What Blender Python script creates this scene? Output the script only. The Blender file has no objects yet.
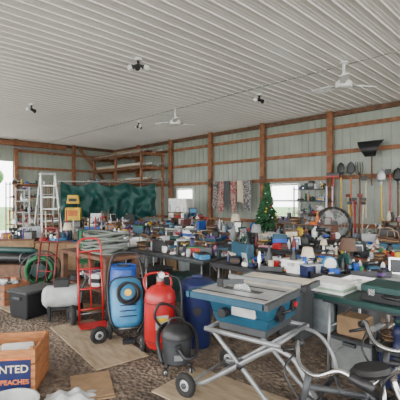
import bpy, math, random
from mathutils import Matrix, Vector, Euler
random.seed(7)
R=random
# ---------------------------------------------------------------- materials
MATS={}
PAL={
 'black':(0.01,0.01,0.012,.45,0),'rubber':(0.013,0.013,0.013,.8,0),'dgrey':(0.038,0.042,0.046,.5,0),'grey':(0.18,0.19,0.19,.5,0),
 'lgrey':(0.4,0.41,0.41,.5,0),'white':(0.8,0.8,0.78,.5,0),'cream':(0.58,0.5,0.36,.6,0),'red':(0.4,0.01,0.012,.35,0),
 'dred':(0.15,0.01,0.012,.5,0),'orange':(0.55,0.14,0.02,.5,0),'yellow':(0.68,0.42,0.02,.45,0),'green':(0.012,0.14,0.05,.5,0),
 'dgreen':(0.006,0.04,0.036,.5,0),'teal':(0.008,0.06,0.105,.45,0),'blue':(0.01,0.075,0.37,.4,0),'navy':(0.008,0.015,0.075,.4,0),
 'lblue':(0.045,0.22,0.42,.45,0),'pink':(0.42,0.18,0.22,.6,0),'purple':(0.09,0.035,0.17,.5,0),'brown':(0.085,0.043,0.025,.7,0),
 'card':(0.27,0.17,0.09,.85,0),'chrome':(0.6,0.61,0.62,.25,1),'steel':(0.34,0.35,0.36,.4,.8),'alu':(0.62,0.63,0.64,.35,.7),
 'clear':(0.34,0.38,0.4,.2,0),'tarp':(0.005,0.062,0.055,.55,0),'hose':(0.15,0.175,0.15,.5,0),'sawtop':(0.6,0.53,0.42,.45,0),
 'palegrn':(0.3,0.42,0.3,.6,0),'sawgrey':(.34,.34,.335,.45,.1),'tubegrey':(.26,.27,.28,.3,.4),
}
def newmat(name):
    m=bpy.data.materials.new(name); m.use_nodes=True
    return m,m.node_tree.nodes,m.node_tree.links,m.node_tree.nodes['Principled BSDF']
def noisy(name,c1,c2,scale,rough=.6,metal=0,stretch=(1,1,1),bump=0,detail=6,lo=.35,hi=.65):
    m,n,l,p=newmat(name)
    tc=n.new('ShaderNodeTexCoord'); mp=n.new('ShaderNodeMapping'); mp.inputs['Scale'].default_value=stretch
    nz=n.new('ShaderNodeTexNoise'); nz.inputs['Scale'].default_value=scale; nz.inputs['Detail'].default_value=detail
    cr=n.new('ShaderNodeValToRGB'); cr.color_ramp.elements[0].position=lo; cr.color_ramp.elements[1].position=hi
    cr.color_ramp.elements[0].color=(*c1,1); cr.color_ramp.elements[1].color=(*c2,1)
    l.new(tc.outputs['Object'],mp.inputs[0]); l.new(mp.outputs[0],nz.inputs['Vector']); l.new(nz.outputs[0],cr.inputs[0])
    l.new(cr.outputs[0],p.inputs['Base Color']); p.inputs['Roughness'].default_value=rough; p.inputs['Metallic'].default_value=metal
    if bump:
        b=n.new('ShaderNodeBump'); b.inputs['Strength'].default_value=bump; b.inputs['Distance'].default_value=.03
        l.new(nz.outputs[0],b.inputs['Height']); l.new(b.outputs[0],p.inputs['Normal'])
    return m
def M(k):
    if k in MATS: return MATS[k]
    r,g,b,ro,me=PAL[k]
    m=noisy(k,(r*.82,g*.82,b*.82),(min(r*1.12,1),min(g*1.12,1),min(b*1.12,1)),9,ro,me)
    MATS[k]=m; return m
MATS['wood']=noisy('wood_framing',(0.17,0.065,0.03),(0.3,0.13,0.062),6,.7,0,(1,1,1))
MATS['woodd']=noisy('wood_dark',(0.08,0.035,0.02),(0.16,0.075,0.04),8,.7)
MATS['ply']=noisy('plywood',(0.24,0.175,0.11),(0.38,0.295,0.195),4,.8,0,(1,5,1))
MATS['crate']=noisy('crate_wood',(0.24,0.09,0.03),(0.4,0.16,0.055),12,.7,0,(1,1,6))
MATS['foliage']=noisy('foliage',(0.008,0.045,0.016),(0.025,0.12,0.04),20,.8,0)
MATS['treeleaf']=noisy('tree_leaves',(0.02,0.09,0.015),(0.09,0.22,0.04),2,.8,0,bump=.6)
MATS['grass']=noisy('grass',(0.05,0.13,0.02),(0.1,0.2,0.04),1.5,.9)
MATS['bounce']=noisy('bounce_gravel',(0.38,0.37,0.34),(0.5,0.49,0.46),3,.95)  # neutral gravel tone for the added ground, so bounced light stays uncoloured
MATS['wallsteel']=noisy('wall_steel',(0.26,0.29,0.25),(0.33,0.36,0.315),1.3,.5,.1)
MATS['ceilsteel']=noisy('ceiling_steel',(0.81,0.81,0.79),(0.89,0.89,0.87),.6,.33,.0)
MATS['seam']=noisy('ceiling_seam',(0.3,0.3,0.29),(0.42,0.42,0.4),3,.6)
MATS['rug']=noisy('woven_fabric',(0.25,0.06,0.07),(0.45,0.33,0.28),14,.9,0,(1,1,1),detail=3,lo=.45,hi=.55)
MATS['rug2']=noisy('patterned_fabric',(0.07,0.08,0.1),(0.38,0.33,0.3),18,.9,0,(1,1,1),detail=3,lo=.45,hi=.55)
def floor_mat():
    m,n,l,p=newmat('gravel_dirt')
    tc=n.new('ShaderNodeTexCoord')
    a=n.new('ShaderNodeTexNoise'); a.inputs['Scale'].default_value=.9; a.inputs['Detail'].default_value=9; a.inputs['Roughness'].default_value=.65
    v=n.new('ShaderNodeTexVoronoi'); v.inputs['Scale'].default_value=26
    b=n.new('ShaderNodeTexNoise'); b.inputs['Scale'].default_value=14; b.inputs['Detail'].default_value=10; b.inputs['Roughness'].default_value=.7
    l.new(tc.outputs['Object'],a.inputs[0]); l.new(tc.outputs['Object'],v.inputs[0]); l.new(tc.outputs['Object'],b.inputs[0])
    c1=n.new('ShaderNodeValToRGB'); c1.color_ramp.elements[0].color=(.065,.046,.034,1); c1.color_ramp.elements[1].color=(.235,.18,.135,1)
    c1.color_ramp.elements[0].position=.38; c1.color_ramp.elements[1].position=.62
    c2=n.new('ShaderNodeValToRGB'); c2.color_ramp.elements[0].color=(.4,.4,.4,1); c2.color_ramp.elements[1].color=(1.4,1.35,1.28,1)
    c2.color_ramp.elements[0].position=.35; c2.color_ramp.elements[1].position=.68
    mx=n.new('ShaderNodeMix'); mx.data_type='RGBA'; mx.blend_type='MULTIPLY'; mx.inputs[0].default_value=1
    l.new(a.outputs[0],c1.inputs[0]); l.new(b.outputs[0],c2.inputs[0]); l.new(c1.outputs[0],mx.inputs[6]); l.new(c2.outputs[0],mx.inputs[7])
    l.new(mx.outputs[2],p.inputs['Base Color']); p.inputs['Roughness'].default_value=.95
    bp=n.new('ShaderNodeBump'); bp.inputs['Strength'].default_value=.9; bp.inputs['Distance'].default_value=.03
    l.new(v.outputs[0],bp.inputs['Height']); l.new(bp.outputs[0],p.inputs['Normal'])
    return m
MATS['floor']=floor_mat()
def glass_mat():
    m,n,l,p=newmat('window_glass')
    t=n.new('ShaderNodeBsdfTransparent'); g=n.new('ShaderNodeBsdfGlossy'); g.inputs['Roughness'].default_value=.05
    mx=n.new('ShaderNodeMixShader'); mx.inputs[0].default_value=.08
    l.new(t.outputs[0],mx.inputs[1]); l.new(g.outputs[0],mx.inputs[2]); l.new(mx.outputs[0],n['Material Output'].inputs[0])
    return m
MATS['glass']=glass_mat()
# ---------------------------------------------------------------- builder
def crv(pts,n=6,closed=False):
    P=[Vector(p) for p in pts]; out=[]; L=len(P)
    rng=range(L) if closed else range(L-1)
    for i in rng:
        if closed: p0,p1,p2,p3=P[(i-1)%L],P[i],P[(i+1)%L],P[(i+2)%L]
        else: p0,p1,p2,p3=P[max(i-1,0)],P[i],P[i+1],P[min(i+2,L-1)]
        for k in range(n):
            t=k/n
            out.append(.5*((2*p1)+(-p0+p2)*t+(2*p0-5*p1+4*p2-p3)*t*t+(-p0+3*p1-3*p2+p3)*t**3))
    if not closed: out.append(P[-1])
    return out
class B:
    def __init__(s,name,x=0,y=0,z=0,rz=0):
        s.name=name; s.loc=(x,y,z); s.rz=math.radians(rz); s.v=[];s.f=[];s.m=[];s.s=[];s.mats=[];s.T=Matrix()
    def mi(s,k):
        if k not in s.mats: s.mats.append(k)
        return s.mats.index(k)
    def at(s,x=0,y=0,z=0,r=(0,0,0),sc=1):
        s.T=Matrix.Translation((x,y,z))@Euler([math.radians(a) for a in r]).to_matrix().to_4x4()@Matrix.Scale(sc,4); return s
    def add(s,vs,fs,mat,sm=False,L=None):
        o=len(s.v); T=s.T@L if L is not None else s.T
        s.v+= [tuple(T@Vector(v)) for v in vs]; k=s.mi(mat)
        for f in fs: s.f.append(tuple(i+o for i in f)); s.m.append(k); s.s.append(sm)
    def L(s,c,r): return Matrix.Translation(c)@Euler([math.radians(a) for a in r]).to_matrix().to_4x4()
    def box(s,c,d,mat,r=(0,0,0),t=(1,1)):
        x,y,z=d[0]/2,d[1]/2,d[2]/2; ch=min(x,y,z)*.18; ch=min(ch,.012)
        def ring(a,b,zz): 
            return [(-a+ch,-b,zz),(a-ch,-b,zz),(a,-b+ch,zz),(a,b-ch,zz),(a-ch,b,zz),(-a+ch,b,zz),(-a,b-ch,zz),(-a,-b+ch,zz)]
        vs=ring(x-ch,y-ch,-z)+ring(x,y,-z+ch)+ring(x*t[0],y*t[1],z-ch)+ring((x-ch)*t[0],(y-ch)*t[1],z)
        fs=[tuple(range(7,-1,-1)),tuple(range(24,32))]
        for k in range(3):
            for i in range(8):
                j=(i+1)%8; fs.append((k*8+i,k*8+j,k*8+8+j,k*8+8+i))
        s.add(vs,fs,mat,False,s.L(c,r))
    def pbox(s,c,d,mat,r=(0,0,0)):
        x,y,z=d[0]/2,d[1]/2,d[2]/2
        vs=[(a*x,b*y,e*z) for e in(-1,1) for a,b in((-1,-1),(1,-1),(1,1),(-1,1))]
        s.add(vs,[(3,2,1,0),(4,5,6,7),(0,1,5,4),(1,2,6,5),(2,3,7,6),(3,0,4,7)],mat,False,s.L(c,r))
    def lathe(s,c,prof,mat,seg=12,r=(0,0,0),sx=1,sy=1):
        L=s.L(c,r); cs=[(math.cos(2*math.pi*i/seg)*sx,math.sin(2*math.pi*i/seg)*sy) for i in range(seg)]
        vs=[];fs=[]
        def ring(rad,z): 
            o=len(vs); vs.extend([(rad*a,rad*b,z) for a,b in cs]); return o
        prev=None;pd=None
        for i in range(len(prof)-1):
            a,b=prof[i],prof[i+1]; d=Vector((b[0]-a[0],b[1]-a[1])); 
            if d.length<1e-6: continue
            d.normalize()
            if prev is None or d.dot(pd)<.75: prev=ring(*a)
            cur=ring(*b)
            for k in range(seg):
                j=(k+1)%seg; fs.append((prev+k,prev+j,cur+j,cur+k))
            prev=cur;pd=d
        s.add(vs,fs,mat,True,L)
        for (rad,z),fl in ((prof[0],True),(prof[-1],False)):
            if rad>1e-4:
                vv=[(rad*a,rad*b,z) for a,b in cs]; f=tuple(range(seg)); s.add(vv,[f[::-1] if fl else f],mat,False,L)
    def cyl(s,c,rad,h,mat,r2=None,seg=14,r=(0,0,0)): s.lathe(c,[(rad,0),(rad if r2 is None else r2,h)],mat,seg,r)
    def sph(s,c,rad,mat,sc=(1,1,1),seg=12,r=(0,0,0),half=False):
        n=7; a0=0 if half else -math.pi/2
        pr=[(rad*max(math.cos(a0+(math.pi/2-a0)*i/n),0),rad*math.sin(a0+(math.pi/2-a0)*i/n)*sc[2]) for i in range(n+1)]
        s.lathe(c,pr,mat,seg,r,sc[0],sc[1])
    def tube(s,pts,rad,mat,seg=8,closed=False):
        P=[Vector(p) for p in pts]; n=len(P); vs=[];fs=[]; up=None
        for i in range(n):
            if closed: t=P[(i+1)%n]-P[i-1]
            else: t=P[min(i+1,n-1)]-P[max(i-1,0)]
            if t.length<1e-7: t=Vector((0,0,1))
            t.normalize()
            if up is None:
                up=Vector((0,0,1)) if abs(t.z)<.9 else Vector((1,0,0))
            up=(up-t*up.dot(t)); 
            if up.length<1e-5: up=t.orthogonal()
            up.normalize(); sd=t.cross(up)
            rr=rad[i] if isinstance(rad,(list,tuple)) else rad
            for k in range(seg):
                a=2*math.pi*k/seg; vs.append(tuple(P[i]+(up*math.cos(a)+sd*math.sin(a))*rr))
        for i in range(n if closed else n-1):
            j=(i+1)%n
            for k in range(seg):
                q=(k+1)%seg; fs.append((i*seg+k,i*seg+q,j*seg+q,j*seg+k))
        if not closed: fs+= [tuple(range(seg))[::-1],tuple(range((n-1)*seg,n*seg))]
        s.add(vs,fs,mat,True)
    def ring(s,c,rad,tr,mat,u=(1,0,0),v=(0,1,0),n=20,seg=6):
        c=Vector(c);u=Vector(u);v=Vector(v)
        s.tube([c+(u*math.cos(2*math.pi*i/n)+v*math.sin(2*math.pi*i/n))*rad for i in range(n)],tr,mat,seg,True)
    def wheel(s,c,rad,tr,a=0,spokes=0,hub='lgrey',w=.04):
        u=Vector((math.cos(math.radians(a)),math.sin(math.radians(a)),0)); v=Vector((0,0,1)); ax=u.cross(v)
        s.ring(c,rad-tr,tr,'rubber',u,v,24,8)
        c=Vector(c)
        if spokes:
            s.ring(c,rad-2*tr,tr*.5,'chrome',u,v,24,6)
            for i in range(spokes):
                an=2*math.pi*i/spokes; s.tube([c+ax*(.02*(-1)**i),c+(u*math.cos(an)+v*math.sin(an))*(rad-2*tr)],.0025,'chrome',4)
            s.tube([c-ax*w,c+ax*w],.018,'steel',8)
        else:
            s.tube([c-ax*w*.4,c+ax*w*.4],rad-1.5*tr,hub,18); s.tube([c-ax*w*.8,c+ax*w*.8],rad*.22,'dgrey',10)
    def sheet(s,nx,ny,fn,mat,sm=True):
        vs=[fn(i/nx,j/ny) for j in range(ny+1) for i in range(nx+1)]
        s.add(vs,[(j*(nx+1)+i,j*(nx+1)+i+1,(j+1)*(nx+1)+i+1,(j+1)*(nx+1)+i) for j in range(ny) for i in range(nx)],mat,sm)
    def done(s):
        me=bpy.data.meshes.new(s.name); me.from_pydata(s.v,[],s.f)
        for k in s.mats: me.materials.append(M(k))
        me.polygons.foreach_set('material_index',s.m); me.polygons.foreach_set('use_smooth',s.s); me.update()
        o=bpy.data.objects.new(s.name,me); bpy.context.collection.objects.link(o)
        o.location=s.loc; o.rotation_euler=(0,0,s.rz); return o
# ---------------------------------------------------------------- barn frame
WA=-45.57
AX,AY=5.4,10.3
cw,sw=math.cos(math.radians(WA)),math.sin(math.radians(WA))
def bl(t,d):
    x,y=-t,-d
    return AX+x*cw-y*sw, AY+x*sw+y*cw
H=4.3; TF=14.3; TN=-9.0; DW=15.5
def ribbed(b,a0,a1,z0,z1,mat,pitch=.2286,put=None,rh=.022):
    prof=[(0,0),(.34,0),(.38,.3),(.42,0),(.62,0),(.66,.3),(.70,0),(.86,0),(.90,1),(.95,1),(.99,0)]
    k0=math.floor(a0/pitch); xs=[]
    k=k0
    while k*pitch<a1:
        for f,h in prof:
            a=(k+f)*pitch
            if a0<=a<=a1: xs.append((a,h*rh))
        k+=1
    xs=[(a0,0)]+xs+[(a1,0)]
    vs=[];fs=[]
    for a,h in xs: vs+=[put(a,h,z0),put(a,h,z1)]
    for i in range(len(xs)-1): fs.append((2*i,2*i+2,2*i+3,2*i+1))
    b.add(vs,fs,mat)
WIN=[(3.0,4.2,1.0,2.15),(8.05,9.15,1.05,2.1)]
b=B('wall_right',AX,AY,0,WA)
pr=lambda a,h,z:(-a,-h,z)
prev=TN
for t0,t1,z0,z1 in WIN:
    ribbed(b,prev,t0,0,H,'wallsteel',put=pr); ribbed(b,t0,t1,0,z0,'wallsteel',put=pr); ribbed(b,t0,t1,z1,H,'wallsteel',put=pr); prev=t1
ribbed(b,prev,TF,0,H,'wallsteel',put=pr); b.done()
b=B('wall_far',AX,AY,0,WA)
pf=lambda a,h,z:(-TF+h,-a,z)
ribbed(b,0,5.2,0,H,'wallsteel',put=pf); ribbed(b,5.2,9.6,3.3,H,'wallsteel',put=pf); ribbed(b,9.6,DW,0,H,'wallsteel',put=pf)
b.done()
b=B('ceiling',AX,AY,0,WA)
ribbed(b,TN,TF,0,DW,'ceilsteel',put=lambda a,h,z:(-a,-z,H-h),rh=.02)
for d in (3.7,9.8):
    b.pbox((-(TN+TF)/2,-d,H-.011),(TF-TN,.015,.016),'seam')
b.done()
b=B('floor',AX,AY,0,WA)
b.add([(-TF,-DW,0),(-TN,-DW,0),(-TN,0,0),(-TF,0,0)],[(0,1,2,3)],'floor'); b.done()
b=B('added_bounce_ground',AX,AY,-.015,WA); b.add([(-TF-4,-60,0),(60,-60,0),(60,12,0),(-TF-4,12,0)],[(0,1,2,3)],'bounce'); b.done()  # added ground around the barn, bounces neutral light inside instead of grass green
b=B('grass_field'); b.sheet(2,2,lambda u,v:(-90+180*u,-90+180*v,-.03),'grass'); b.done()
b=B('trim_wall_girts',AX,AY,0,WA)
for z in (.35,.85,2.28,3.05,3.8):
    b.pbox((-(TN+TF)/2,-.045,z),(TF-TN,.04,.12),'wood')
    b.pbox((-TF+.045,-2.6,z),(.04,5.1,.12),'wood')
b.pbox((-(TN+TF)/2,-.06,H-.1),(TF-TN,.05,.14),'woodd'); b.pbox((-TF+.06,-DW/2,H-.1),(.05,DW,.14),'woodd')
b.done()
for t in (-.55,1.92,4.43,6.97,9.44,11.9):
    b=B('wall_post',*bl(t,.14),0,WA); b.box((0,0,H/2),(.16,.14,H),'wood')
    b.box((0,-.09,2.28),(.1,.04,.3),'woodd'); b.done()
for d in (2.4,5.1):
    b=B('wall_post',*bl(TF-.14,d),0,WA); b.box((0,0,H/2),(.14,.15,H),'wood'); b.box((.09,0,2.3),(.04,.1,.3),'woodd'); b.done()
b=B('corner_brace',*bl(TF-.2,1.2),0,WA); b.box((0,0,3.1),(.05,.14,2.9),'wood',(42,0,0)); b.done()
b=B('trim_door_header',*bl(TF-.35,6.5),0,WA); b.box((0,0,4.08),(.14,7.2,.2),'wood'); b.box((0,0,3.9),(.06,7.2,.05),'steel'); b.done()
for i,(t0,t1,z0,z1) in enumerate(WIN):
    x,y=bl((t0+t1)/2,.03); b=B('window_%d'%(i+1),x,y,0,WA); w=t1-t0; zc=(z0+z1)/2; h=z1-z0
    for sx in(-1,1): b.box((sx*(w/2-.035),0,zc),(.07,.09,h),'white')
    for zz in(z0+.035,z1-.035,zc): b.box((0,0,zz),(w-.1,.08,.06),'white')
    b.pbox((0,0,zc),(w-.1,.006,h-.08),'glass'); b.done()
def tree(x,y,h,seed):
    rr=random.Random(seed); b=B('deciduous_tree',x,y,0)
    b.tube(crv([(0,0,-.1),(.1,0,h*.3),(0,.1,h*.6)],4),.22,'woodd')
    for i in range(16):
        a=rr.random()*6.28; q=rr.random()*h*.28; b.sph((math.cos(a)*q,math.sin(a)*q,h*(.2+.7*rr.random())),h*.16*(.7+.6*rr.random()),'treeleaf',(1,1,.85),9)
    b.done()
for i,(t,d,h) in enumerate([(32,4,5),(34,9,6),(36,13,5),(38,18,6),(30,22,5),(40,0,6),(5,-22,5),(10,-26,6),(0,-25,5),(15,-24,6),(-5,-24,5)]):
    x,y=bl(t,d); tree(x,y,h,i)
# ---------------------------------------------------------------- ceiling fixtures
def cfan(x,y,a):
    b=B('ceiling_fan',x,y,0,a)
    b.lathe((0,0,H-.07),[(.03,0),(.08,.03),(.08,.045)],'white'); b.cyl((0,0,3.9),.025,.35,'white',seg=8)
    b.lathe((0,0,3.76),[(.07,0),(.15,.03),(.16,.12),(.09,.18),(.02,.19)],'white')
    for k in range(3):
        a=math.radians(k*120); c,s_=math.cos(a),math.sin(a)
        b.box((c*.2,s_*.2,3.84),(.18,.05,.02),'lgrey',(0,0,k*120)); b.box((c*.45,s_*.45,3.84),(.42,.15,.022),'white',(16,0,k*120))
    b.done()
cfan(2.8,7.4,10); cfan(-.72,11.0,35)
def clight(x,y,k):
    b=B('ceiling_light_fixture',x,y,0,k*40)
    b.cyl((0,0,H-.06),.07,.05,'white'); b.cyl((0,0,H-.12),.025,.07,'black',seg=8); b.box((0,0,H-.17),(.08,.07,.07),'black')
    for q in(-1,1):
        b.lathe((q*.03,0,H-.15),[(.025,0),(.03,.05),(.05,.08),(.052,.09)],'dgrey',12,(0,q*110,0)); b.sph((q*.15,0,H-.195),.06,'white')
    b.lathe((0,-.03,H-.19),[(.025,0),(.03,.04),(.055,.09)],'black',10,(120,0,0)); b.done()
for k,(x,y) in enumerate([(-1.17,7.2),(1.5,9.6),(-4.7,10.6),(-2.1,13.0)]): clight(x,y,k)
# ---------------------------------------------------------------- clutter items
COL=['black']*6+['dgrey']*4+['grey','grey','white','white','white','lgrey','red','red','dred','blue','blue','navy','navy','green','dgreen','dgreen','brown','brown','card','cream','yellow','orange','teal','steel','steel','clear','clear','purple','pink','lblue','chrome']
KINDS=['bottle','bottle','jar','can','box','box','box','bowl','mug','books','case','case','basket','drill','drill','coil','coil','tray','tray','vase','radio','clock','spray','figure','iron','toys','toys','suitcase','frame','jug']
def item(b,x,y,z,kind=None,rr=R,sc=.85):
    c=rr.choice(COL);c2=rr.choice(COL);k=kind or rr.choice(KINDS)
    if kind is None and rr.random()<.015: k='lamp'
    if kind is None and rr.random()<.02: k='helmet'
    if kind is None: sc*=rr.choice([.7,.8,.9,1.0,1.25,1.45])
    a=rr.uniform(0,180); T0=b.T.copy(); b.T=T0@Matrix.Translation((x,y,z))@Matrix.Rotation(math.radians(a),4,'Z')@Matrix.Scale(sc,4)
    q=rr.uniform(.8,1.25)
    if k=='bottle': b.lathe((0,0,0),[(.035*q,0),(.037*q,.13*q),(.014*q,.18*q),(.014*q,.22*q)],c,9); b.cyl((0,0,.215*q),.017,.02,c2,seg=8)
    elif k=='spray': b.cyl((0,0,0),.035*q,.17*q,c,seg=9); b.lathe((0,0,.17*q),[(.03,0),(.014,.03),(.014,.05)],'white',8); b.box((.02,0,.23*q),(.07,.02,.025),c2)
    elif k=='jug': b.lathe((0,0,0),[(.06,0),(.07,.03),(.07,.14),(.04,.19),(.02,.21),(.02,.23)],c,10); b.cyl((0,0,.225),.025,.025,c2,seg=8); b.ring((.06,0,.15),.035,.01,c,(1,0,0),(0,0,1),10,4)
    elif k=='jar': b.lathe((0,0,0),[(.045*q,0),(.05*q,.1*q),(.04*q,.12*q)],'clear',10); b.cyl((0,0,.12*q),.042*q,.02,c2,seg=10)
    elif k=='can': b.cyl((0,0,0),.05*q,.14*q,c,seg=12); b.ring((0,0,.14*q),.05*q,.005,'steel',n=12,seg=4)
    elif k=='box': 
        w,d,h=.22*q,.15*q,.06+.16*rr.random(); b.box((0,0,h/2),(w,d,h),c); b.pbox((0,0,h*.5),(w+.003,d+.003,h*.35),c2)
    elif k=='bowl': b.lathe((0,0,0),[(.04,0),(.08*q,.05),(.1*q,.08),(.09*q,.08),(.05,.02),(0,.015)],c,14)
    elif k=='mug': b.lathe((0,0,0),[(.04,0),(.042,.1),(.036,.1),(.034,.01),(0,.01)],c,10); b.ring((.05,0,.05),.026,.006,c,(1,0,0),(0,0,1),10,4)
    elif k=='books':
        zz=0
        for i in range(rr.randint(2,4)): h=rr.uniform(.02,.04); b.box((rr.uniform(-.01,.01),0,zz+h/2),(.2*q,.14*q,h),rr.choice(COL),(0,0,rr.uniform(-12,12))); zz+=h
    elif k=='case': b.box((0,0,.08),(.32*q,.18,.16),c); b.box((0,0,.165),(.33*q,.19,.02),c2); b.tube(crv([(-.06,0,.17),(-.05,0,.22),(.05,0,.22),(.06,0,.17)],3),.008,'black',5)
    elif k=='suitcase': b.box((0,0,.12),(.34*q,.1,.24),c); b.box((0,0,.12),(.345*q,.012,.245),'dgrey'); b.tube(crv([(-.05,0,.24),(-.04,0,.28),(.04,0,.28),(.05,0,.24)],3),.009,'black',5)
    elif k=='frame': b.box((0,0,.13),(.2*q,.02,.26),c,(-12,0,0)); b.box((0,-.012,.13),(.15*q,.012,.2),c2,(-12,0,0)); b.box((0,.05,.08),(.03,.01,.16),'brown',(20,0,0))
    elif k=='basket': 
        for i in range(4): b.ring((0,0,.02+.035*i),.09+.01*i,.014,'brown' if i%2 else 'card',n=14,seg=5)
        b.cyl((0,0,0),.09,.02,'brown'); b.tube(crv([(-.12,0,.12),(-.08,0,.26),(.08,0,.26),(.12,0,.12)],4),.008,'card',5)
    elif k=='drill': b.cyl((-.1,0,.17),.035,.16,c,seg=9,r=(0,90,0)); b.cyl((.06,0,.17),.018,.08,'steel',seg=8,r=(0,90,0)); b.box((-.05,0,.09),(.04,.035,.14),'black',(0,12,0)); b.box((-.06,0,.02),(.1,.07,.04),c)
    elif k=='lamp': b.lathe((0,0,0),[(.07,0),(.065,.02),(.02,.05),(.04,.12),(.03,.2),(.01,.24)],c,12); b.lathe((0,0,.24),[(.11,0),(.07,.15)],rr.choice(['cream','brown','grey']),14)
    elif k=='coil':
        for i in range(3): b.ring((0,0,.015+.025*i),.11-.01*i,.014,c,n=16,seg=5)
    elif k=='tray': b.box((0,0,.015),(.36,.24,.02),c); [b.box((s_*.18,0,.035),(.012,.24,.05),c) for s_ in(-1,1)]; [b.box((0,s_*.12,.035),(.36,.012,.05),c) for s_ in(-1,1)]; b.box((.05,0,.06),(.1,.08,.06),c2); b.cyl((-.1,.02,.03),.03,.08,rr.choice(COL),seg=8); b.tube([(-.02,-.08,.05),(.16,.07,.06)],.012,'steel',6)
    elif k=='helmet': b.sph((0,0,0),.12,c,(1,.85,1),half=True); b.ring((0,0,.012),.115,.012,c2,n=14,seg=5)
    elif k=='vase': b.lathe((0,0,0),[(.035,0),(.06*q,.08),(.045,.16*q),(.025,.2*q),(.04,.23*q)],c,12)
    elif k=='radio': b.box((0,0,.09),(.28,.11,.18),c); b.cyl((-.08,-.055,.09),.045,.01,c2,seg=12,r=(90,0,0)); b.cyl((.08,-.055,.09),.045,.01,c2,seg=12,r=(90,0,0)); b.tube([(.12,0,.17),(.02,0,.36)],.004,'chrome',4)
    elif k=='clock': b.cyl((0,0,.1),.1,.04,c,seg=16,r=(90,0,0)); b.cyl((0,-.045,.1),.085,.004,'white',seg=16,r=(90,0,0)); b.box((0,-.02,.01),(.12,.05,.02),c)
    elif k=='figure': b.lathe((0,0,0),[(.05,0),(.03,.05),(.045,.11),(.03,.16),(.015,.17)],c,10); b.sph((0,0,.2),.035,c2); b.cyl((0,0,.225),.04,.01,c,seg=9)
    elif k=='iron': b.box((0,0,.03),(.24,.11,.06),c,t=(.8,.6)); b.tube(crv([(-.08,0,.06),(-.08,0,.12),(.06,0,.12),(.09,0,.06)],3),.013,c2,6); b.tube(crv([(-.1,0,.05),(-.16,.05,.02),(-.1,.12,.01),(.05,.13,.01)],4),.005,'black',4)
    elif k=='toys':
        for i in range(4): b.box((rr.uniform(-.1,.1),rr.uniform(-.07,.07),.03),(.08,.04,.05),rr.choice(COL),(0,0,rr.uniform(0,90))); b.cyl((rr.uniform(-.1,.1),rr.uniform(-.08,.08),0),.02,.09,rr.choice(COL),seg=7)
    b.T=T0
def clutter(b,w,d,z,n,seed=0,kind=None,sc=.85,skip=.07):
    rr=random.Random(seed); nx=max(1,int(round(math.sqrt(n*w/d)))); ny=max(1,int(round(n/nx)))
    for i in range(nx):
        for j in range(ny):
            if rr.random()<skip: continue
            item(b,-w/2+(i+.5+rr.uniform(-.25,.25))*w/nx,-d/2+(j+.5+rr.uniform(-.2,.2))*d/ny,z,kind,rr=rr,sc=sc)
def table(x,y,rz,w=1.83,d=.76,h=.75,top='black',leg='steel',name='folding_table'):
    b=B(name,x,y,0,rz); b.box((0,0,h-.02),(w,d,.04),top); b.box((0,0,h-.055),(w-.1,d-.1,.03),'dgrey')
    for sx in(-1,1):
        X=sx*(w/2-.1)
        b.tube([(X,-d/2+.08,h-.05),(X,-d/2+.06,.0)],.014,leg,6); b.tube([(X,d/2-.08,h-.05),(X,d/2-.06,.0)],.014,leg,6)
        b.tube([(X,-d/2+.07,.25),(X,d/2-.07,.25)],.01,leg,6); b.tube([(X,0,.55),(X-sx*.15,0,h-.06)],.009,leg,6)
    return b.done()
sid=100
def stocked(t,d,w=1.8,dd=.76,h=.75,top='black',n=44,under=True,rz=WA,xy=None,sc=.85,riser=0):
    global sid; sid+=1
    x,y=xy or bl(t,d); table(x,y,rz,w,dd,h,top)
    b=B('garage_sale_items',x,y,0,rz); clutter(b,w-.26,dd-.2,h,n,sid,sc=sc)
    if riser:
        for sx in(-1,1): b.box((sx*(w/2-.2),.16,h+.14),(.03,.3,.28),'woodd')
        b.box((0,.16,h+.29),(w-.3,.32,.025),'woodd'); b.at(0,.16,0); clutter(b,w-.4,.26,h+.303,12,sid+50,sc=sc); b.at()
    b.done()
    if under:
        rr=random.Random(sid); b=B('storage_boxes',x,y,0,rz)
        X=-w/2+.36
        while X<w/2-.34:
            ww=rr.uniform(.28,.38); hh=rr.uniform(.28,.5); c=rr.choice(['card','card','black','black','clear','navy','dgrey','dgrey','dgreen','brown'])
            b.box((X,rr.uniform(-.08,.02),hh/2),(ww,.38,hh),c,t=(1.06,1.04)); b.box((X,-.03,hh+.012),(ww+.02,.44,.024),rr.choice([c,c,'lgrey','blue','dgrey']))
            X+=ww+.05
        b.done()
for i,t in enumerate((-.85,1.08,3.0)): stocked(t,6.95,top=['black','dgrey','black'][i%3],n=54,sc=.76)
for i,t in enumerate((-1.3,.65,2.6,4.55,6.5)): stocked(t,5.2,top=['woodd','black','card'][i%3],n=50,sc=.8)
for i,t in enumerate((-1.0,.95,2.9,4.85,6.6)): stocked(t,3.4,top=['white','black','woodd'][i%3],n=40,sc=.84,riser=i%2)
stocked(-.75,1.65,top='black',n=30,h=.8,w=1.5,riser=1)
stocked(0,0,w=1.5,rz=15,xy=(-2.95,13.1),top='woodd',n=26,h=.85)
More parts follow.
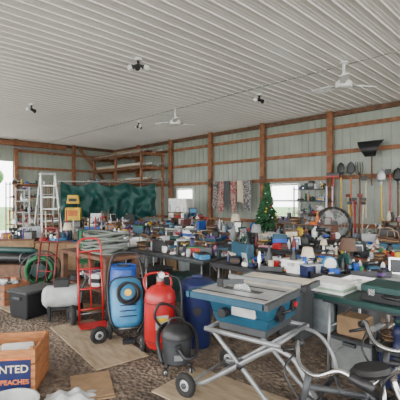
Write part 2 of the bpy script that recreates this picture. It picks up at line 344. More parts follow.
# ---------------------------------------------------------------- shelves
def shelf(x,y,rz,w=1.2,d=.45,h=1.9,n=5,post='steel',brd='lgrey',seed=1,dens=9,name='storage_shelf'):
    b=B(name,x,y,0,rz)
    for sx in(-1,1):
        for sy in(-1,1): b.box((sx*(w/2-.02),sy*(d/2-.02),h/2),(.04,.04,h),post)
    for i in range(n):
        z=.12+(h-.2)*i/(n-1); b.box((0,0,z),(w-.02,d-.02,.025),brd)
    b.done()
    c=B('shelved_items',x,y,0,rz)
    for i in range(n):
        z=.12+(h-.2)*i/(n-1)+.014
        clutter(c,w-.25,d-.18,z,dens,seed*10+i,sc=.75)
    c.done()
shelf(*bl(2.15,.75),WA,1.1,.4,2.0,6,seed=20,dens=12,brd='dgrey'); shelf(*bl(12.4,2.2),WA,1.3,.45,2.5,6,'wood','woodd',seed=21,dens=10)
shelf(-6.9,15.3,WA+90,1.6,.5,2.3,5,'wood','wood',seed=33,dens=10,name='wooden_shelf')
shelf(-5.6,12.3,-20,.6,.4,2.0,6,'lgrey','lgrey',seed=35,dens=6,name='metal_shelf')
# ---------------------------------------------------------------- lumber loft rack
b=B('lumber_rack',*bl(11.7,.95),0,WA)
for sx in(-1,-.0,1):
    for yy in(-.6,.55): b.box((sx*2.0,yy,1.85),(.09,.09,3.7),'wood')
for z in(2.35,3.0,3.6):
    for sx in(-1,0,1): b.box((sx*2.0,0,z),(.06,1.3,.12),'wood')
    b.box((0,-.66,z),(4.2,.04,.12),'woodd')
    rr=random.Random(int(z*10))
    for k in range(9): b.box((rr.uniform(-.2,.2),-.5+k*.12,z+.09+rr.choice([0,.05])),(3.8+rr.uniform(-.4,.3),.09,.05),rr.choice(['ply','wood','lgrey','woodd','cream','steel']))
    for k in range(5): b.tube([(-1.9,-.5+k*.2,z+.2),(1.8+.1*k,-.45+k*.2,z+.2)],.035,rr.choice(['white','steel','lgrey','ply']),7)
b.done()
b=B('green_tarp',-3.5,14.75,0,18)
sag=lambda u:.17*abs(math.sin(u*math.pi*3))
b.sheet(90,22,lambda u,v:(-1.8+3.6*u,(.1*math.sin(u*30+2.6*math.sin(v*5))+.06*math.sin(u*71+v*6+2*math.sin(v*9)))*(1.15-v)+.05*math.sin(v*14+u*9)+(.3*(v-.85) if v>.85 else 0),.8+1.5*v-sag(u)*v+.16*math.sin(u*8)*(1-v)),'tarp')
b.tube([(-1.9,0,2.3),(1.85,0,2.3)],.02,'steel')
for sx in(-1.85,0,1.8): b.tube([(sx,.14,0),(sx,.14,2.3)],.02,'steel')
b.done()
def ladder(x,y,rz,h=2.15,mat='alu'):
    b=B('step_ladder',x,y,0,rz); sp=.7
    for sx in(-1,1):
        b.box((sx*.25,-sp/4-.05,h/2),(.035,.08,h*1.03),mat,(-11,-sx*2.5,0)); b.box((sx*.25,sp/4+.11,h/2),(.03,.06,h*1.03),mat,(13,-sx*2.5,0))
        b.tube([(sx*.22,-.2,h*.45),(sx*.22,.26,h*.45)],.008,mat,5)
    for i in range(1,7):
        f=i/7; b.box((0,-(sp/2+.1)*(1-f)+.03,h*f),(.54-.18*f,.1,.04),mat)
    b.box((0,.04,h),(.42,.26,.06),'lgrey'); 
    for i in(1,2,3): b.tube([(-.24,(sp/2+.22)*(1-i/4)+.03,h*i/4),(.24,(sp/2+.22)*(1-i/4)+.03,h*i/4)],.014,mat,5)
    b.done()
ladder(-4.4,11.0,40,2.35)
b=B('yellow_tool_chest',-4.4,13.2,0,10); b.box((0,0,.5),(.55,.4,.8),'dgrey')
for k in range(4): b.box((0,-.21,.2+.19*k),(.5,.03,.16),'grey'); b.tube([(-.15,-.24,.23+.19*k),(.15,-.24,.23+.19*k)],.01,'chrome',5)
b.box((0,0,1.12),(.5,.34,.44),'yellow'); b.box((0,-.18,1.15),(.3,.03,.2),'orange'); b.tube(crv([(-.15,0,1.33),(-.12,0,1.45),(.12,0,1.45),(.15,0,1.33)],4),.018,'black')
b.box((0,0,1.62),(.42,.3,.3),'yellow',t=(.8,.8)); b.box((0,-.155,1.6),(.25,.02,.1),'black')
for sx in(-1,1):
    for sy in(-1,1): b.wheel((sx*.22,sy*.15,.05),.05,.012,0)
b.done()
b=B('refrigerator',*bl(7.45,1.3),0,-20); b.box((0,0,.56),(.76,.6,1.08),'white'); b.box((0,0,1.4),(.76,.6,.52),'white'); b.box((0,-.32,1.4),(.72,.05,.5),'white'); b.box((0,-.32,.57),(.72,.05,1.03),'white')
for z,l in((.85,.35),(1.32,.24)): b.tube([(-.29,-.37,z-l/2),(-.29,-.37,z+l/2)],.014,'dgrey')
for sx in(-1,1): b.box((sx*.3,-.2,.015),(.06,.06,.03),'black')
b.done()
b=B('artificial_christmas_tree',*bl(3.45,1.25),0,0)
b.cyl((0,0,.0),.025,2.15,'woodd',seg=8)
for a in range(4): b.tube([(0,0,.15),(.3*math.cos(a*1.57),.3*math.sin(a*1.57),.015)],.015,'dgreen',5)
rr=random.Random(3)
for L in range(16):
    z=.4+L*.115; rad=.6*(1-L/17)
    for k in range(16):
        a=rr.random()*6.28; e=Vector((rad*math.cos(a),rad*math.sin(a),z-.12)); b.tube([(0,0,z),tuple(e*.5+Vector((0,0,z*.5+.04))),tuple(e)],[.02,.08,.012],'foliage',5)
for k in range(26):
    z=.45+rr.random()*1.6; rad=.54*(1-(z-.4)/1.85); a=rr.random()*6.28; b.sph((rad*math.cos(a),rad*math.sin(a),z),.03,rr.choice(['red','yellow','chrome']),seg=7)
b.done()
b=B('hanging_fabric_display',*bl(5.7,.36),0,WA); b.tube([(-.95,0,2.3),(.95,0,2.3)],.02,'steel')
for sx in(-1,1): b.tube([(sx*.9,0,2.3),(sx*.9,.15,2.3)],.015,'steel')
for k in range(6):
    X=-.78+.31*k; m=['rug2','rug','dgrey','rug','cream','rug2'][k]; L_=[1.0,1.15,.9,1.2,.8,1.05][k]
    b.sheet(14,8,lambda u,v,X=X,L_=L_,k=k:(X-.14+.28*u+.02*math.sin(v*5+k),-.04+.035*math.sin(u*16+k*2+v*2),2.31-L_*v-.04*math.sin(u*3.14+k)*v),m)
    b.sheet(14,4,lambda u,v,X=X,k=k:(X-.14+.28*u,.05+.03*math.sin(u*14+k),2.31-.5*v),m)
b.done()
# ---------------------------------------------------------------- hanging tools on right wall
def tool(t,kind,z0=1.15,L=1.5,hm='cream',hc='steel'):
    x,y=bl(t,.3); b=B(kind,x,y,0,WA); b.cyl((0,0.02,z0+.1),.022,L,hm,seg=7)
    b.cyl((.03,.2,z0+L-.15),.008,.22,'steel',seg=5,r=(90,0,0))
    zt=z0+L+.1
    if kind=='shovel':
        b.lathe((0,0,zt),[(.02,-.1),(.03,0),(.11,.06),(.12,.2),(.08,.3),(.01,.36)],hc,12,sy=.22)
        b.ring((0,.02,z0+.06),.05,.014,hm,(1,0,0),(0,0,1),12,5)
    elif kind=='snow_shovel':
        b.sheet(8,6,lambda u,v:((-.14-.22*v)+(.28+.44*v)*u,-.1-.1*math.sin(math.pi*v)+.02,zt-.05+.42*v),'black'); b.tube([(-.36,-.08,zt+.37),(.36,-.08,zt+.37)],.015,'black',6); b.box((0,-.06,zt),(.07,.08,.1),'black')
    elif kind=='leaf_rake':
        for k in range(13):
            a=math.radians(-22+44*k/12); b.tube([(0,0,zt-.05),(math.sin(a)*.36,-.02,zt+math.cos(a)*.36),(math.sin(a)*.38,-.08,zt+math.cos(a)*.4)],.009,hc,4)
        b.tube([(-.1,-.01,zt+.18),(0,-.01,zt+.22),(.1,-.01,zt+.18)],.012,'steel',5)
    elif kind=='push_broom':
        b.box((0,0,zt),(.4,.07,.05),'red'); b.box((0,-.0,zt+.06),(.4,.06,.09),'dgrey')
    elif kind=='hoe':
        b.tube([(0,0,zt-.1),(0,-.04,zt+.06),(0,-.1,zt+.06)],.01,'steel',5); b.box((0,-.11,zt+.01),(.16,.01,.13),hc)
    elif kind=='pitchfork':
        for k in range(4): b.tube(crv([(0,0,zt-.1),(-.1+.066*k,-.02,zt),(-.1+.066*k,-.05,zt+.28)],3),.01,'black',5)
    b.done()
for t,k,z0,L,hm,hc in [(1.5,'shovel',1.25,1.0,'yellow','black'),(1.2,'shovel',1.15,1.1,'orange','dgrey'),(.95,'pitchfork',1.1,1.2,'woodd','black'),(.62,'snow_shovel',1.9,.85,'woodd','black'),(.36,'shovel',1.0,1.0,'yellow','steel'),(.14,'hoe',.95,1.3,'red','black'),(-.06,'shovel',.8,1.2,'woodd','black'),(-.28,'leaf_rake',.9,1.2,'black','dgrey'),(1.74,'push_broom',1.1,1.1,'red','black'),(.78,'hoe',1.0,1.1,'cream','black')]:
    tool(t,k,z0,L,hm,hc)
b=B('long_handled_tool_bin',*bl(.75,1.0),0,WA)
b.cyl((0,0,0),.2,.5,'dgrey',.24); b.cyl((0,0,.5),.25,.03,'black')
for k in range(9):
    a=k*.7; b.tube([(.12*math.cos(a),.12*math.sin(a),.1),(.2*math.cos(a),.2*math.sin(a),1.5+.1*(k%3))],.02,['cream','yellow','red','woodd','black'][k%5],6); b.box((.2*math.cos(a),.2*math.sin(a),1.52+.1*(k%3)),(.12,.05,.08),['dgrey','black','dred'][k%3],(0,0,k*30))
b.done()
b=B('drum_fan',3.1,8.85,0,-10); zc=1.05; r0=.37
for y_ in(-.12,.12): b.ring((0,y_,zc),r0,.024,'black',(1,0,0),(0,0,1),28,6)
b.add([(r0*math.cos(2*math.pi*i/28),yy,zc+r0*math.sin(2*math.pi*i/28)) for yy in(-.12,.12) for i in range(28)],[(i,(i+1)%28,28+(i+1)%28,28+i) for i in range(28)],'dgrey',True)
for q in(.1,.17,.24,.31): b.ring((0,-.13,zc),q,.005,'lgrey',(1,0,0),(0,0,1),24,4)
for k in range(16):
    a=k*math.pi/8; b.tube([(.06*math.cos(a),-.135,zc+.06*math.sin(a)),(r0*math.cos(a),-.13,zc+r0*math.sin(a))],.004,'lgrey',4)
b.cyl((0,.08,zc),.09,.2,'dgrey',r=(90,0,0))
for k in range(4): b.box((.19*math.cos(k*1.57+.4),0,zc+.19*math.sin(k*1.57+.4)),(.24,.015,.17),'lgrey',(25,-math.degrees(k*1.57+.4),0))
for sx in(-1,1): b.tube([(sx*.41,0,zc),(sx*.41,0,.3),(sx*.33,0,.08)],.02,'black'); b.tube([(sx*.33,-.2,.05),(sx*.33,.2,.05)],.02,'black'); b.tube([(sx*.36,0,zc),(sx*.42,0,zc)],.03,'black')
b.tube([(-.33,-.2,.05),(.33,-.2,.05)],.02,'black'); b.done()
# ---------------------------------------------------------------- loose boards on the floor
for i,(t,d,w,dd,a) in enumerate([(-1.9,8.75,1.8,.6,6),(.35,8.9,1.5,.55,-7),(2.5,9.0,1.4,.5,5)]):
    b=B('plywood_sheet',*bl(t,d),0,WA+a); b.box((0,0,.008),(w,dd,.012),'ply'); b.done()
for i,(t,d,w,dd,a) in enumerate([(.95,9.75,.7,.4,20),(-.6,9.45,.5,.34,-25),(1.6,8.3,.5,.4,35)]):
    b=B('cardboard_piece',*bl(t,d),0,WA+a); b.box((0,0,.005),(w,dd,.008),'card'); b.box((w*.3,0,.012),(w*.3,dd*.96,.006),'card',(0,-4,2)); b.done()
# ---------------------------------------------------------------- left group
b=B('black_storage_tote',-2.33,5.35,0,-30)
b.box((0,0,.17),(.36,.5,.34),'black',t=(1.1,1.06)); b.box((0,0,.355),(.42,.56,.03),'dgrey'); b.box((0,-.27,.28),(.16,.05,.04),'dgrey'); b.done()
b=B('portable_air_compressor',-1.85,5.15,0,14)
b.lathe((-.24,0,.3),[(.0,-.03),(.1,-.02),(.15,.03),(.15,.42),(.1,.47),(0,.48)],'lgrey',18,(0,90,0))
b.lathe((-.275,0,.3),[(.06,0),(.08,.01),(.08,.02)],'dgrey',14,(0,90,0))
for sy in(-1,1): b.wheel((.15,sy*.15,.1),.1,.025,0); b.box((-.17,sy*.1,.1),(.04,.04,.2),'black')
b.box((.0,0,.15),(.4,.2,.03),'black'); b.tube(crv([(.2,-.1,.35),(.3,-.1,.5),(.32,0,.52),(.3,.1,.5),(.2,.1,.35)],4),.014,'black'); b.box((-.02,0,.48),(.2,.14,.12),'black'); b.done()
b=B('garden_hose_reel',-2.85,6.8,0,10)
for k in range(5): b.ring((0,-.12+.06*k,.36),.22+.015*(k%2),.03,'green',(1,0,0),(0,0,1),20,6)
b.cyl((0,.15,.36),.13,.3,'dgreen',r=(90,0,0))
for sy in(-.2,.2):
    b.ring((0,sy,.36),.3,.014,'dgrey',(1,0,0),(0,0,1),22,5); b.tube([(-.25,sy*1.1,0),(0,sy*1.1,.65),(.25,sy*1.1,0)],.015,'dgrey')
b.tube([(-.25,-.22,.02),(-.25,.22,.02)],.015,'dgrey'); b.done()
b=B('jar_crate',-3.05,6.0,0,-35)
for z in(.06,.17,.28):
    for sy in(-1,1): b.box((0,sy*.2,z),(.6,.015,.09),'wood')
    for sx in(-1,1): b.box((sx*.3,0,z),(.015,.4,.09),'wood')
for sx in(-1,1):
    for sy in(-1,1): b.box((sx*.28,sy*.18,.17),(.03,.03,.33),'woodd')
b.box((0,0,.02),(.58,.38,.015),'wood'); clutter(b,.5,.32,.03,10,5,'jar',1.2); clutter(b,.5,.32,.2,10,6,'jar',1); b.done()
b=B('bagged_canopy',-3.9,7.8,0,-8)
b.box((0,0,.16),(1.4,.5,.3),'woodd')
b.tube([(-.75,-.1,.42),(-.7,-.1,.42),(-.3,-.12,.43),(.3,-.08,.42),(.75,-.1,.43)],[.03,.09,.11,.1,.03],'black',10); b.tube([(-.7,.12,.42),(-.6,.12,.42),(0,.12,.43),(.7,.11,.42)],[.03,.09,.1,.04],'dgrey',10); b.tube([(-.55,.02,.56),(-.5,.02,.57),(.5,.0,.57),(.6,0,.56)],[.03,.07,.07,.03],'dgreen',10)
for X in(-.4,.35): b.ring((X,-.1,.42),.11,.012,'grey',(0,1,0),(0,0,1),14,5)
b.done()
def handtruck(x,y,rz,mat='red',h=1.15):
    b=B('hand_truck',x,y,0,rz); ly=.22
    f=lambda X,z:(X,ly*z/h,z)
    for sx in(-1,1): b.tube([f(sx*.15,.06),f(sx*.15,h*.8)],.014,mat)
    b.tube(crv([f(-.15,h*.8),f(-.13,h),f(0,h+.04),f(.13,h),f(.15,h*.8)],5),.014,mat)
    for z in(.2,.45,.7,.92): b.tube([f(-.15,z),f(.15,z)],.011,mat)
    b.tube([f(0,.2),f(0,.92)],.009,mat); b.box((0,-.12,.04),(.34,.24,.012),mat)
    for sx in(-1,1): b.wheel((sx*.22,.1,.13),.13,.035,90,hub='dgrey'); 
    b.tube([(-.24,.1,.13),(.24,.1,.13)],.012,'steel')
    b.done()
handtruck(-1.38,4.85,25,'red',1.05)
handtruck(-2.5,6.05,-10,'dred',1.1)
b=B('green_lawn_chair',-2.15,7.5,0,15)
for k in range(6): b.box((-.22+.088*k,.28+.02,.7),(.06,.02,.55),'green',(-12,0,0))
for k in range(6): b.box((0,-.2+.085*k,.4),(.52,.065,.02),'green')
for sx in(-1,1):
    b.tube([(sx*.26,-.22,0),(sx*.26,-.22,.6)],.018,'dgreen'); b.tube([(sx*.26,.3,0),(sx*.26,.24,.4),(sx*.26,.36,.98)],.018,'dgreen'); b.box((sx*.26,.02,.61),(.06,.5,.025),'green')
b.tube([(-.26,.36,.98),(.26,.36,.98)],.018,'dgreen'); b.done()
b=B('blue_plastic_drum',-1.03,5.1,0,0)
b.lathe((0,0,0),[(.15,0),(.17,.03),(.175,.2),(.185,.23),(.175,.26),(.175,.45),(.185,.48),(.175,.51),(.17,.66),(.155,.7)],'blue',22)
b.lathe((0,0,.69),[(.18,0),(.185,.02),(.165,.035),(.155,.02),(0,.02)],'blue',22); b.ring((0,0,.72),.08,.01,'dgrey',n=16); b.done()
bx,by=bl(1.95,7.95)
b=B('workbench',bx,by,0,WA); b.box((0,0,.74),(1.5,.62,.05),'woodd'); b.box((0,0,.25),(1.4,.52,.03),'woodd')
for sx in(-1,1):
    for sy in(-1,1): b.box((sx*.68,sy*.25,.36),(.09,.09,.72),'woodd')
clutter(b,1.2,.36,.27,14,77,sc=1.1)
b.done()
b=B('coiled_hose',bx+.15,by-.1,.77,WA+20); rr=random.Random(4)
for k in range(16):
    rad=.29-.04*(k%3)+rr.uniform(-.02,.02); z=.03+.018*k; n=22; ox,oy=rr.uniform(-.06,.06),rr.uniform(-.05,.05)
    b.tube([(ox+1.35*rad*math.cos(2*math.pi*i/n),oy+.9*rad*math.sin(2*math.pi*i/n),z+.03*math.sin(2*math.pi*i/n*2+k)) for i in range(n)],.02,['hose','hose','grey','hose','hose'][k%5],6,True)
b.done()
# pressure washer cart: blue shell, black frame, coiled hose, wheels
b=B('pressure_washer',-.84,4.4,0,16)
def tub(u,v):
    a=u*2*math.pi; r=abs(math.cos(a))**4+abs(math.sin(a))**4; r=r**-.25
    j=min(5,int(v*5+.001)); k=[1,.97,.9,.8,.62,.0][j]; dep=[0,.07,.14,.19,.215,.225][j]
    return (.2*r*math.cos(a)*k,-dep,.4+(.28*r*math.sin(a)-.02*j)*k)
b.at(0,.05,.0,(-14,0,0)); b.sheet(32,5,tub,'lblue')
b.box((0,.03,.4),(.36,.07,.5),'dgrey')
rim=[tub(i/32,0) for i in range(32)]; b.tube(rim,.014,'black',6,True)
for z in(.24,.3,.36): b.tube([(-.1,-.21,z),(-.05,-.226,z),(.05,-.226,z),(.1,-.21,z)],.007,'navy',5)
for k in range(4): b.ring((.02*math.sin(k*2),-.245-.012*k,.5+.01*math.cos(k*3)),.105+.012*(k%2),.012,'black',(1,0,0),(0,.15,1),20,6)
b.cyl((0,-.21,.5),.04,.05,'yellow',r=(90,0,0))
for sx in(-1,1):
    b.tube(crv([(sx*.1,-.1,.03),(sx*.19,-.12,.2),(sx*.215,-.06,.5),(sx*.2,.02,.75),(sx*.16,.04,.93)],5),.015,'black')
b.tube(crv([(-.16,.04,.9),(-.12,.04,.98),(.12,.04,.98),(.16,.04,.9)],4),.018,'black')
b.tube([(.23,-.1,.15),(.24,-.06,.86)],.009,'chrome'); b.box((.24,-.06,.84),(.03,.08,.12),'black')
b.at()
for sx in(-1,1): b.wheel((sx*.2,.02,.11),.11,.03,90,hub='lgrey')
b.tube([(-.2,.02,.11),(.2,.02,.11)],.012,'steel'); b.box((0,-.2,.03),(.14,.06,.06),'black')
b.wheel((-.32,-.1,.1),.1,.03,15,hub='lgrey'); b.tube([(-.32,-.1,.1),(-.18,-.04,.12)],.012,'steel'); b.done()
b=B('red_pressure_tank',-.42,4.0,0,20)
b.lathe((0,0,.07),[(.05,-.02),(.13,0),(.165,.06),(.165,.5),(.15,.57),(.1,.62),(.04,.64),(.04,.68)],'red',24)
for z in(.15,.54): b.ring((0,0,z),.167,.006,'dred',n=24,seg=5)
b.cyl((0,0,.75),.04,.04,'steel'); b.cyl((0,-.03,.82),.04,.03,'chrome',r=(90,0,0)); b.cyl((0,-.062,.82),.032,.004,'white',r=(90,0,0))
b.tube([(0,0,.78),(.1,0,.8)],.014,'chrome')
b.tube(crv([(.1,0,.8),(.2,-.05,.74),(.19,-.12,.45),(.05,-.19,.28),(-.1,-.19,.42),(-.05,-.19,.56),(.1,-.18,.5),(.17,-.12,.3),(.2,-.1,.1)],6),.013,'black')
b.tube(crv([(-.12,.05,.62),(-.15,.1,.72),(-.1,.14,.8),(.1,.14,.8),(.15,.1,.72),(.12,.05,.62)],4),.013,'red')
b.box((-.02,-.165,.36),(.13,.012,.14),'lgrey'); b.box((-.02,-.172,.39),(.09,.006,.04),'yellow')
for sx in(-1,1): b.wheel((sx*.17,.08,.09),.09,.025,90)
b.tube([(-.17,.08,.09),(.17,.08,.09)],.012,'steel'); b.box((0,-.12,.03),(.05,.05,.07),'black'); b.done()
b=B('shop_vacuum',-.22,3.6,0,10)
b.lathe((0,0,.07),[(.11,0),(.135,.02),(.14,.22),(.145,.24)],'dgrey',20); b.lathe((0,0,.31),[(.15,0),(.15,.03),(.12,.08),(.08,.12),(.05,.13)],'black',20)
b.tube(crv([(-.08,0,.42),(-.05,0,.48),(.05,0,.48),(.08,0,.42)],4),.012,'black'); b.cyl((0,-.13,.25),.035,.05,'black',r=(90,0,0))
b.tube(crv([(0,-.17,.25),(.06,-.22,.18),(.15,-.18,.2),(.18,0,.3),(.12,.14,.38),(-.1,.14,.38),(-.18,0,.3),(-.15,-.13,.12)],6),.02,'black')
for k in range(4):
    a=k*1.57+.8; b.tube([(.1*math.cos(a),.1*math.sin(a),.09),(.17*math.cos(a),.17*math.sin(a),.07)],.016,'black'); b.wheel((.17*math.cos(a),.17*math.sin(a),.03),.03,.01,k*90)
b.box((0,-.147,.16),(.08,.01,.05),'grey'); b.done()
b=B('trash_can',-.03,4.2,0,0)
b.lathe((0,0,0),[(.135,0),(.14,.02),(.175,.62),(.185,.63),(.185,.66)],'navy',22); b.lathe((0,0,.66),[(.195,0),(.195,.03),(.14,.07),(0,.085)],'navy',22); b.box((0,0,.76),(.12,.03,.03),'navy')
for sx in(-1,1): b.box((sx*.19,0,.56),(.03,.1,.04),'dgrey')
b.cyl((0,-.155,.42),.045,.03,'black',r=(90,0,0)); b.done()
# ---------------------------------------------------------------- table saw
b=B('table_saw',.46,3.05,0,53)
def slab(x0,x1,y0,y1,z,h,m): b.box(((x0+x1)/2,(y0+y1)/2,z),(x1-x0,y1-y0,h),m)
slab(-.47,.02,-.3,.3,.905,.03,'sawgrey'); slab(.03,.47,-.3,.3,.905,.03,'sawtop')
slab(-.49,.49,-.34,-.31,.895,.045,'dgrey'); slab(-.49,.49,.31,.34,.895,.045,'teal')
slab(-.49,-.465,-.3,.3,.895,.045,'teal'); slab(.465,.49,-.3,.3,.895,.045,'teal')
slab(-.40,-.385,-.29,.29,.922,.004,'black'); slab(-.1,-.085,-.29,.29,.922,.004,'black'); slab(-.27,-.2,-.16,.16,.922,.004,'dgrey')
b.box((.1,0,.935),(.04,.66,.035),'grey'); b.box((.1,-.36,.92),(.1,.04,.05),'black')
b.lathe((-.235,.0,.9),[(0,-.0015),(.08,-.0015),(.08,.0015),(0,.0015)],'chrome',24,(0,90,0)); b.box((-.235,.08,.975),(.02,.18,.035),'dgrey',(-8,0,0)); b.box((-.235,.2,.945),(.02,.05,.08),'black')
b.box((-.02,0,.81),(.54,.48,.15),'teal',t=(1.15,1.12)); b.box((-.02,0,.7),(.5,.44,.08),'teal',t=(1.08,1.08)); b.box((-.02,0,.63),(.46,.4,.06),'dgrey')
b.cyl((-.12,-.24,.76),.06,.03,'black',r=(90,0,0)); b.tube([(-.12,-.26,.76),(-.08,-.32,.79)],.012,'black'); b.box((.1,-.25,.78),(.07,.05,.09),'black'); b.box((.1,-.28,.79),(.035,.02,.035),'red')
b.cyl((-.37,.1,.76),.035,.1,'black',r=(0,90,0)); b.box((-.3,-.05,.78),(.02,.2,.07),'lgrey')
for sx in(-1,1):
    X=sx*.27
    b.tube(crv([(X,.48,.1),(X,.34,.14),(X,.1,.3),(X,-.15,.48),(X,-.28,.56)],5),.018,'tubegrey'); b.tube(crv([(X*.9,-.45,.03),(X*.9,-.3,.08),(X*.9,0,.34),(X*.9,.27,.57)],5),.018,'tubegrey')
    b.tube([(X,-.32,.58),(X,.32,.58)],.02,'tubegrey'); b.wheel((X*1.2,.48,.1),.1,.03,90,hub='lgrey'); b.sph((X*.9,-.46,.03),.03,'black',seg=8)
    b.tube([(X*1.08,0,.36),(X*.85,0,.36)],.022,'black')
    b.tube(crv([(X,-.28,.56),(X,-.42,.52),(X,-.52,.38),(X*.8,-.56,.28)],5),.016,'tubegrey')
b.tube([(-.216,-.56,.28),(.216,-.56,.28)],.02,'black'); b.tube([(-.33,.48,.1),(.33,.48,.1)],.013,'steel'); b.tube([(-.24,-.42,.05),(.24,-.42,.05)],.016,'tubegrey'); b.tube([(-.27,.3,.16),(.27,.3,.16)],.014,'tubegrey')
b.tube([(-.27,-.3,.585),(.27,-.3,.585)],.016,'tubegrey'); b.tube([(-.27,.3,.585),(.27,.3,.585)],.016,'tubegrey')
b.done()
# ---------------------------------------------------------------- right front table
table(1.93,2.95,WA,1.85,.78,.78,'dgreen',name='folding_table')
b=B('white_serving_tray',1.58,3.5,.78,WA)
b.box((0,0,.02),(.5,.3,.03),'white')
for s_ in(-1,1): b.box((s_*.26,0,.045),(.03,.34,.05),'white',(0,s_*15,0)); b.box((0,s_*.16,.045),(.54,.03,.05),'white',(-s_*15,0,0))
for k in range(4): b.box((-.15+.1*k,0,.045),(.03,.22,.02),'lgrey')
b.done()
b=B('hard_shell_case',1.62,3.05,.78,WA)
b.box((0,0,.04),(.52,.34,.08),'black'); b.box((0,0,.105),(.52,.34,.05),'dgreen'); b.tube(crv([(-.07,-.17,.07),(-.06,-.23,.07),(.06,-.23,.07),(.07,-.17,.07)],3),.012,'black')
for s_ in(-1,1): b.box((s_*.17,-.175,.08),(.05,.015,.05),'chrome')
b.done()
b=B('folded_tablecloth',1.2,3.47,.78,WA); 
for k in range(4): b.box((.01*(k%2),0,.012+.022*k),(.36-.01*k,.3,.022),['white','palegrn','white','white'][k])
b.done()
b=B('glass_casserole_tray',2.15,2.75,.78,WA); b.box((0,0,.03),(.4,.3,.06),'clear',t=(1.1,1.1)); b.box((0,0,.062),(.46,.35,.01),'lgrey'); b.done()
b=B('storage_bins',1.93,3.08,0,WA)
for X,Y,c,c2 in((-.66,.02,'grey','dgrey'),(-.21,0,'navy','dgrey'),(.24,-.02,'grey','navy'),(.66,0,'dgrey','black')):
    b.box((X,Y,.16),(.36,.34,.3),c,t=(1.08,1.06)); b.box((X,Y,.325),(.41,.38,.03),c2); b.box((X,Y-.19,.29),(.12,.03,.03),c2)
b.box((-.68,.0,.43),(.26,.22,.18),'card'); clutter(b,1.0,.26,.34,12,91,sc=.8); b.done()
stocked(0,0,w=1.3,xy=(1.8,4.6),rz=WA,top='lgrey',n=22,sc=.8,dd=.7)
b=B('white_storage_box',1.14,4.5,.0,WA); b.box((0,0,.34),(.3,.28,.68),'dgrey'); b.box((0,0,.78),(.27,.22,.18),'white',t=(1.05,1.05)); b.box((0,0,.885),(.3,.25,.025),'white'); b.box((0,-.12,.85),(.08,.03,.03),'lgrey'); b.done()
# ---------------------------------------------------------------- bicycle and walker front right
def bike(x,y,rz,fr,grip,s_=1,R_=.2):
    b=B('childrens_bicycle',x,y,0,rz); b.at(0,0,0,(0,0,0),s_)
    for X in(-.38,.38): b.wheel((X,0,R_),R_,.035,0,spokes=14)
    bb=(-.05,0,.24); st=(-.16,0,.5)
    b.tube([(.38,.06,R_),(.35,.06,.38),(.29,0,.46)],.014,'chrome'); b.tube([(.38,-.06,R_),(.35,-.06,.38),(.29,0,.46)],.014,'chrome')
    b.tube([(.29,0,.44),(.25,0,.62)],.02,fr); b.tube([(.28,0,.48),bb],.02,fr); b.tube([(.26,0,.54),(-.14,0,.42)],.018,fr); b.tube([bb,st],.018,fr)
    for sy in(-.05,.05): b.tube([bb,(-.38,sy,R_)],.012,fr); b.tube([(-.14,0,.44),(-.38,sy,R_)],.012,fr)
    b.tube(crv([(.14,-.28,.66),(.2,-.2,.7),(.26,-.08,.63),(.26,.08,.63),(.2,.2,.7),(.14,.28,.66)],5),.014,'chrome')
    for sy in(-1,1): b.tube([(.17,sy*.23,.685),(.1,sy*.32,.645)],.026,grip); b.tube([(.22,sy*.19,.67),(.25,sy*.28,.63)],.01,'black')
    b.tube(crv([(.24,-.15,.67),(.36,-.08,.6),(.3,0,.45)],4),.007,'black',5)
    b.lathe((-.17,0,.56),[(0,-.03),(.08,-.02),(.11,.01),(.09,.035),(0,.04)],'black',14,sx=1.3,sy=.75); b.cyl((-.165,0,.48),.013,.08,'chrome',seg=8)
    b.ring(( -.05,.06,.24),.08,.008,'steel',(1,0,0),(0,0,1),16,5); b.tube([(-.05,.07,.24),(.06,.08,.16)],.01,'steel'); b.tube([(-.05,-.07,.24),(-.16,-.08,.32)],.01,'steel')
    b.box((.06,.12,.16),(.08,.08,.02),'black'); b.box((-.16,-.12,.32),(.08,.08,.02),'black')
    b.done()
bike(1.42,2.5,205,'black','black',1.08)
bike(.86,2.22,197,'dgrey','black',1.02)
b=B('rollator_walker',1.22,1.9,0,20)
for sx in(-1,1):
    X=sx*.22
    b.wheel((X*1.05,-.2,.09),.09,.022,90,hub='dgrey'); b.wheel((X*1.05,.22,.09),.09,.022,90,hub='dgrey')
    b.tube(crv([(X,-.2,.12),(X,-.14,.35),(X,.0,.55),(X,.1,.68),(X,.06,.76),(X,-.08,.78)],6),.017,'chrome'); b.tube([(X,.22,.12),(X,.14,.38),(X,.02,.56)],.017,'chrome')
    b.tube([(X,.04,.775),(X,-.14,.785)],.025,'black' if sx<0 else 'green'); b.tube(crv([(X,.06,.75),(X,.0,.71),(X,-.12,.72)],3),.01,'black'); b.tube([(X,-.14,.3),(X,.18,.28)],.013,'chrome')
    b.tube(crv([(X,.08,.74),(X*1.25,.12,.65),(X*1.15,.15,.35),(X,.22,.14)],5),.006,'black',5)
b.box((0,.0,.5),(.42,.24,.035),'black'); b.tube([(-.22,.1,.66),(.22,.1,.66)],.02,'black'); b.tube([(-.22,.16,.3),(.22,.16,.3)],.012,'chrome')
b.box((0,.02,.36),(.34,.18,.2),'dgrey',t=(1.08,1.1)); b.done()
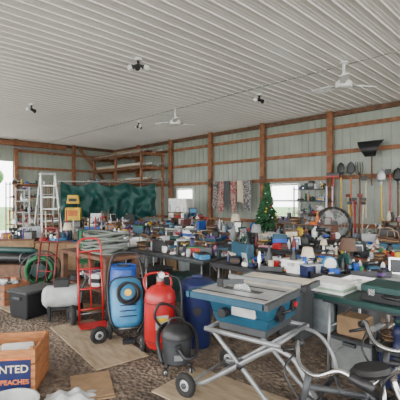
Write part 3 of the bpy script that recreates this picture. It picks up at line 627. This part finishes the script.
# ---------------------------------------------------------------- wooden crate with lettering
cr=B('wooden_crate',-1.70,3.32,0,8)
W,D,HH=.62,.44,.38
for sy in(-1,1):
    for z in(.065,.185,.31): cr.box((0,sy*D/2,z),(W,.016,.115),'crate')
for sx in(-1,1):
    for z in(.065,.185,.31): cr.box((sx*(W/2-.01),0,z),(.02,D,.115),'crate')
    for sy in(-1,1): cr.box((sx*(W/2-.035),sy*(D/2-.025),HH/2),(.03,.03,HH),'crate')
cr.box((0,0,.012),(W,D,.02),'crate')
cr.box((0,-D/2-.01,.17),(W-.07,.006,.26),'navy')
cr.box((0,-D/2-.012,.295),(W-.07,.006,.014),'orange')
cr.box((0,0,.2),(W-.1,D-.08,.06),'lgrey'); cr.box((.1,.02,.26),(.26,.2,.08),'white',(8,5,20)); cr.box((-.13,0,.25),(.2,.22,.06),'cream',(0,-8,10)); cr.cyl((.18,-.08,.23),.05,.1,'white')
co=cr.done()
def text(s_,x,z,size,mat,name):
    cu=bpy.data.curves.new(name,'FONT'); cu.body=s_; cu.size=size; cu.extrude=.001; cu.align_x='RIGHT'; cu.offset=.0012
    o=bpy.data.objects.new(name,cu); bpy.context.collection.objects.link(o); cu.materials.append(M(mat)); o.parent=co
    o.location=(x,-D/2-.0155,z); o.rotation_euler=(math.pi/2,0,0)
text('WANTED',.26,.185,.088,'cream','lettering_top'); text('OO PEACHES',.265,.09,.055,'orange','lettering_bottom')
b=B('white_towel_pile',-1.03,3.0,0,10)
b.sheet(18,18,lambda u,v:(-.2+.4*u,-.15+.3*v,.01+.07*math.sin(math.pi*u)*math.sin(math.pi*v)+.02*math.sin(u*17+v*5)*math.sin(math.pi*u)+.015*math.sin(v*21)*math.sin(math.pi*v)),'lgrey'); b.done()
b=B('enamel_basin',-1.42,2.82,0,0); b.lathe((0,0,0),[(.1,0),(.15,.05),(.2,.1),(.215,.1),(.19,.09),(.14,.05),(.09,.02),(0,.02)],'lgrey',22); b.done()
# ---------------------------------------------------------------- mid-left extra mass
def chair(x,y,rz,c):
    b=B('folding_chair',x,y,0,rz); b.box((0,0,.44),(.42,.4,.03),c); b.box((0,.24,.78),(.4,.025,.2),c,(-10,0,0))
    for sx in(-1,1): b.tube([(sx*.2,-.22,0),(sx*.2,.1,.5),(sx*.2,.27,.9)],.013,'steel'); b.tube([(sx*.19,.28,0),(sx*.19,-.12,.43)],.013,'steel')
    b.tube([(-.2,.27,.9),(.2,.27,.9)],.013,'steel'); b.done()
chair(*bl(5.5,6.1),20,'blue'); chair(*bl(8.6,2.9),40,'blue')
def vertical_pile(name,x,y,rz,seed):
    rr=random.Random(seed); b=B(name,x,y,0,rz)
    b.box((0,0,.3),(.8,.5,.6),rr.choice(['card','dgrey','brown'])); b.box((.0,0,.62),(.84,.54,.04),'woodd'); clutter(b,.7,.4,.64,14,seed)
    for k in range(5): b.tube([(-.3+.15*k,.32,0),(-.35+.17*k,.34,1.1+rr.random()*.4)],.016,rr.choice(['cream','red','black','woodd','chrome']),6)
    b.done()
vertical_pile('boxed_yard_tools',-3.45,9.1,5,1); vertical_pile('boxed_yard_tools',-2.6,8.85,-15,2); vertical_pile('boxed_yard_tools',-4.55,9.6,10,3)
# ---------------------------------------------------------------- light
w=bpy.data.worlds.new('World'); bpy.context.scene.world=w; w.use_nodes=True
bg=w.node_tree.nodes['Background']; bg.inputs[0].default_value=(.985,.985,.98,1); bg.inputs[1].default_value=8.6
sun=bpy.data.lights.new('sun','SUN'); sun.energy=6; sun.angle=.2; so=bpy.data.objects.new('sun',sun); bpy.context.collection.objects.link(so); so.rotation_euler=(math.radians(35),0,math.radians(200))
cam=bpy.data.cameras.new('camera'); cam.lens=34.2; cam.sensor_width=36; cam.clip_end=300
c=bpy.data.objects.new('camera',cam); bpy.context.collection.objects.link(c); c.location=(0,0,1.6); c.rotation_euler=(math.radians(90),0,0)
bpy.context.scene.camera=c
